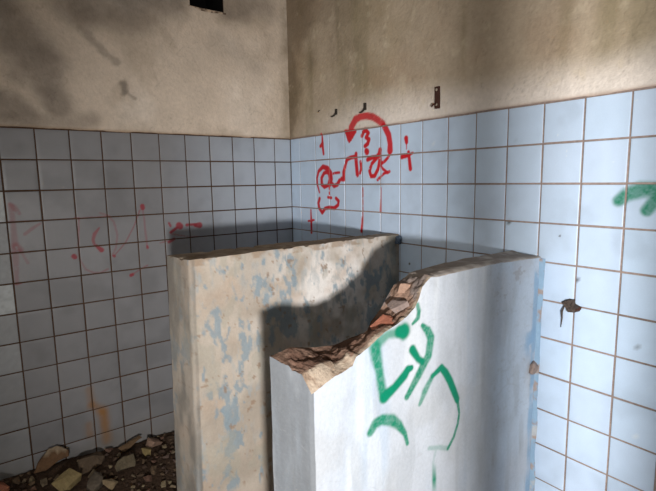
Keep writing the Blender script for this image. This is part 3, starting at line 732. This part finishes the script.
def rest(o, M, x, y, s=1.0):
    P = np.array([tuple(M @ (v.co*s)) for v in o.data.vertices])
    lift = (heap_z(P[:, 0]+x, P[:, 1]+y)-P[:, 2]).max()+.0012
    o.location = (x, y, float(lift))
def put(o, x, y, rot, sink, zoff=0):
    o.rotation_euler = rot
    M = o.rotation_euler.to_matrix()
    x -= .02
    rest(o, M, x, y)
def rock(name, size, x, y, rot, col, seed, label, cat='rubble', group=None, sink=.012, npts=16, mat=None, sub=2, jag=.05):
    o = hull_rock(name, size, mat or M_rock, seed, npts, col=col, sub=sub, jag=jag)
    put(o, x, y, rot, sink); return tag(o, label, cat, group)
# big ones
bm = bmesh.new()
prof = [(-.085, -.05), (-.06, .0), (-.01, .052), (.03, .058), (.085, .02), (.078, -.01), (.03, -.02), (-.03, -.05)]
f0 = [bm.verts.new((x, -.016, z)) for x, z in prof]; f1 = [bm.verts.new((x*.97, .016, z*.97)) for x, z in prof]
bm.faces.new(f0); bm.faces.new(f1[::-1])
for i in range(len(prof)): bm.faces.new((f0[i], f1[i], f1[(i+1) % 8], f0[(i+1) % 8]))
bmesh.ops.recalc_face_normals(bm, faces=bm.faces[:]); bmesh.ops.bevel(bm, geom=bm.edges[:], offset=.004, segments=1, affect='EDGES')
bmesh.ops.triangulate(bm, faces=[f for f in bm.faces if len(f.verts) > 4]); bmesh.ops.subdivide_edges(bm, edges=bm.edges[:], cuts=2, use_grid_fill=True)
for v in bm.verts: v.co += mnoise.noise_vector(v.co*40)*.004
sl = bm_obj('rubble_slab', bm, M_rock); at = sl.data.color_attributes.new('Col', 'FLOAT_COLOR', 'POINT')
for dd, v in zip(at.data, sl.data.vertices):
    top_ = v.co.z > .028 and v.co.y < .02
    dd.color = (*(rgb(136, 120, 100) if top_ and v.co.x > -.03 else rgb(98, 74, 54)), .95)
put(sl, -1.545, -.052, (-.32, .0, -.1), .012); tag(sl, 'largest brown slab of rubble leaning on the left tiles', 'rubble')
rock('rubble_block', (.115, .10, .05), -1.515, -.30, (.35, -.25, .5), rgb(172, 152, 108), 61, 'yellowish flat block in front of the brown slab', npts=24, sub=2, jag=.025)
rock('brick_chunk', (.10, .09, .08), -1.79, -.24, (.3, .2, .4), rgb(226, 150, 118), 62, 'salmon brick chunk at the lower left edge of the photo', jag=.03, npts=20)
rock('rubble_chunk', (.09, .07, .05), -1.045, -.115, (.2, .2, .4), rgb(168, 138, 118), 63, 'pinkish chunk nearest the whole partition under the tiles')
rock('rubble_chunk', (.14, .05, .045), -1.155, -.075, (.3, -.25, .25), rgb(132, 106, 80), 64, 'long brown chunk lying along the wall left of the pinkish one')
rock('rubble_chunk', (.10, .075, .055), -1.24, -.30, (.4, .1, .2), rgb(142, 128, 104), 65, 'square grey-tan chunk in the middle of the heap', npts=26)
rock('rubble_chunk', (.16, .09, .06), -1.38, -.17, (.5, -.1, .3), rgb(120, 102, 84), 66, 'wide dull brown chunk right of the largest slab')
rock('rubble_chunk', (.10, .08, .05), -1.40, -.38, (.2, -.4, .8), rgb(118, 106, 92), 67, 'grey-brown chunk right of the yellowish block')
rock('rubble_chunk', (.09, .045, .05), -1.345, -.42, (.1, .6, .2), rgb(166, 144, 112), 68, 'pale tan angular shard at the bottom of the heap', npts=12)
rock('rubble_chunk', (.055, .05, .04), -1.10, -.19, (.1, .2, .2), rgb(160, 140, 96), 69, 'small yellowish chunk below the pinkish one')
# the small fragments: one label for what nothing tells apart
protos = []
pal = [rgb(128, 106, 84), rgb(108, 88, 72), rgb(150, 132, 108), rgb(120, 100, 90), rgb(92, 74, 62), rgb(140, 108, 92), rgb(164, 146, 116)]
for k in range(14):
    protos.append(hull_rock('rubble_fragment', (random.uniform(.03, .06), random.uniform(.025, .045), random.uniform(.018, .032)), M_rock, 100+k, random.choice((12, 15, 20)), col=pal[k % 7], sub=1, jag=.06))
spots = []
tries = 0
big = [(-1.545, -.05, .09), (-1.515, -.30, .07), (-1.79, -.24, .07), (-1.045, -.115, .05), (-1.155, -.075, .07), (-1.24, -.30, .06), (-1.38, -.17, .08), (-1.40, -.38, .06), (-1.345, -.42, .05), (-1.10, -.19, .035)]
while len(spots) < 230 and tries < 24000:
    tries += 1
    x = random.uniform(-1.95, -.9); y = random.uniform(-.66, -.035)
    if x > -1.02 and y < -.3: continue
    s = random.choice((random.uniform(.35, .9), random.uniform(.8, 1.5))); rad = .025*s
    if any(math.hypot(x-a+.02, y-b) < r+rad for a, b, r in big) or any(math.hypot(x-a, y-b) < rad+.025*q for a, b, q in spots): continue
    spots.append((x, y, s))
for i, (x, y, s) in enumerate(spots):
    src = protos[i % len(protos)]
    o = src if i < len(protos) else src.copy()
    if i >= len(protos): COL.objects.link(o)
    o.scale = (s, s, s)
    o.rotation_euler = (random.uniform(-.3, .3), random.uniform(-.3, .3), random.uniform(0, 6.28))
    rest(o, o.rotation_euler.to_matrix(), x, y, s)
    tag(o, 'small broken fragment scattered on the dirt heap', 'rubble', 'small rubble fragments')

# unseen pipe, added to throw the upright shadow on the white partition
bm = bmesh.new(); add_tube(bm, [(0, 0, 0), (0, 0, CEIL)], .036, 20)
pp = tag(bm_obj('shadow_pipe', bm, M_concrete, None, True), 'grey upright pipe out of view, added to throw a shadow band', 'pipe'); pp.location = (-1.60, -3.105, 0)

# ---------------------------------------------------------------- light
def aim(o, d): o.rotation_euler = Vector(d).to_track_quat('-Z', 'Y').to_euler()
sp = bpy.data.lights.new('daylight_gap', 'SPOT'); sp.energy = 440; sp.color = (1.0, .985, .975); sp.shadow_soft_size = .06
sp.spot_size = math.radians(96); sp.spot_blend = 1.0
so = bpy.data.objects.new('daylight_gap', sp); COL.objects.link(so); so.location = (-2.1, -3.6, 1.25)
aim(so, (math.sin(math.radians(46)), math.cos(math.radians(46)), -.13))
al = bpy.data.lights.new('side_fill_light', 'AREA'); al.shape = 'RECTANGLE'; al.size = 1.3; al.size_y = 1.2; al.energy = 11; al.color = (1, .97, .93)  # ambient fill, added in an unseen side opening
ao = bpy.data.objects.new('side_fill_light', al); COL.objects.link(ao); ao.location = (XL-.1, -1.8, 1.65); aim(ao, (1, 0, -.1))
w = bpy.data.worlds.new('sky'); scn.world = w; w.use_nodes = True
w.node_tree.nodes['Background'].inputs[0].default_value = (.9, .95, 1, 1); w.node_tree.nodes['Background'].inputs[1].default_value = 1.0

# ---------------------------------------------------------------- camera
cd = bpy.data.cameras.new('camera'); cam = bpy.data.objects.new('camera', cd); COL.objects.link(cam)
r = Vector((0.8005017223372967, -0.5990999085786056, -0.016622035859909474)); u = Vector((0.09522676796876718, 0.09975964031056903, 0.9904442825456305)); f = Vector((0.5917168708066758, 0.7944352168089054, -0.1369081118726842))
M = Matrix((r, u, -f)).transposed().to_4x4(); M.translation = Vector((-1.7813194, -2.7990901, 1.5763455)); cam.matrix_world = M
cd.sensor_fit = 'HORIZONTAL'; cd.sensor_width = 36; cd.lens = 477.838*36/656; cd.clip_start = .05
scn.camera = cam
scn.view_settings.view_transform = 'Standard'; scn.view_settings.look = 'None'; scn.view_settings.gamma = 1; scn.view_settings.exposure = 0.0
scn.view_settings.use_curve_mapping = False
scn.cycles.max_bounces = 6; scn.cycles.use_denoising = True
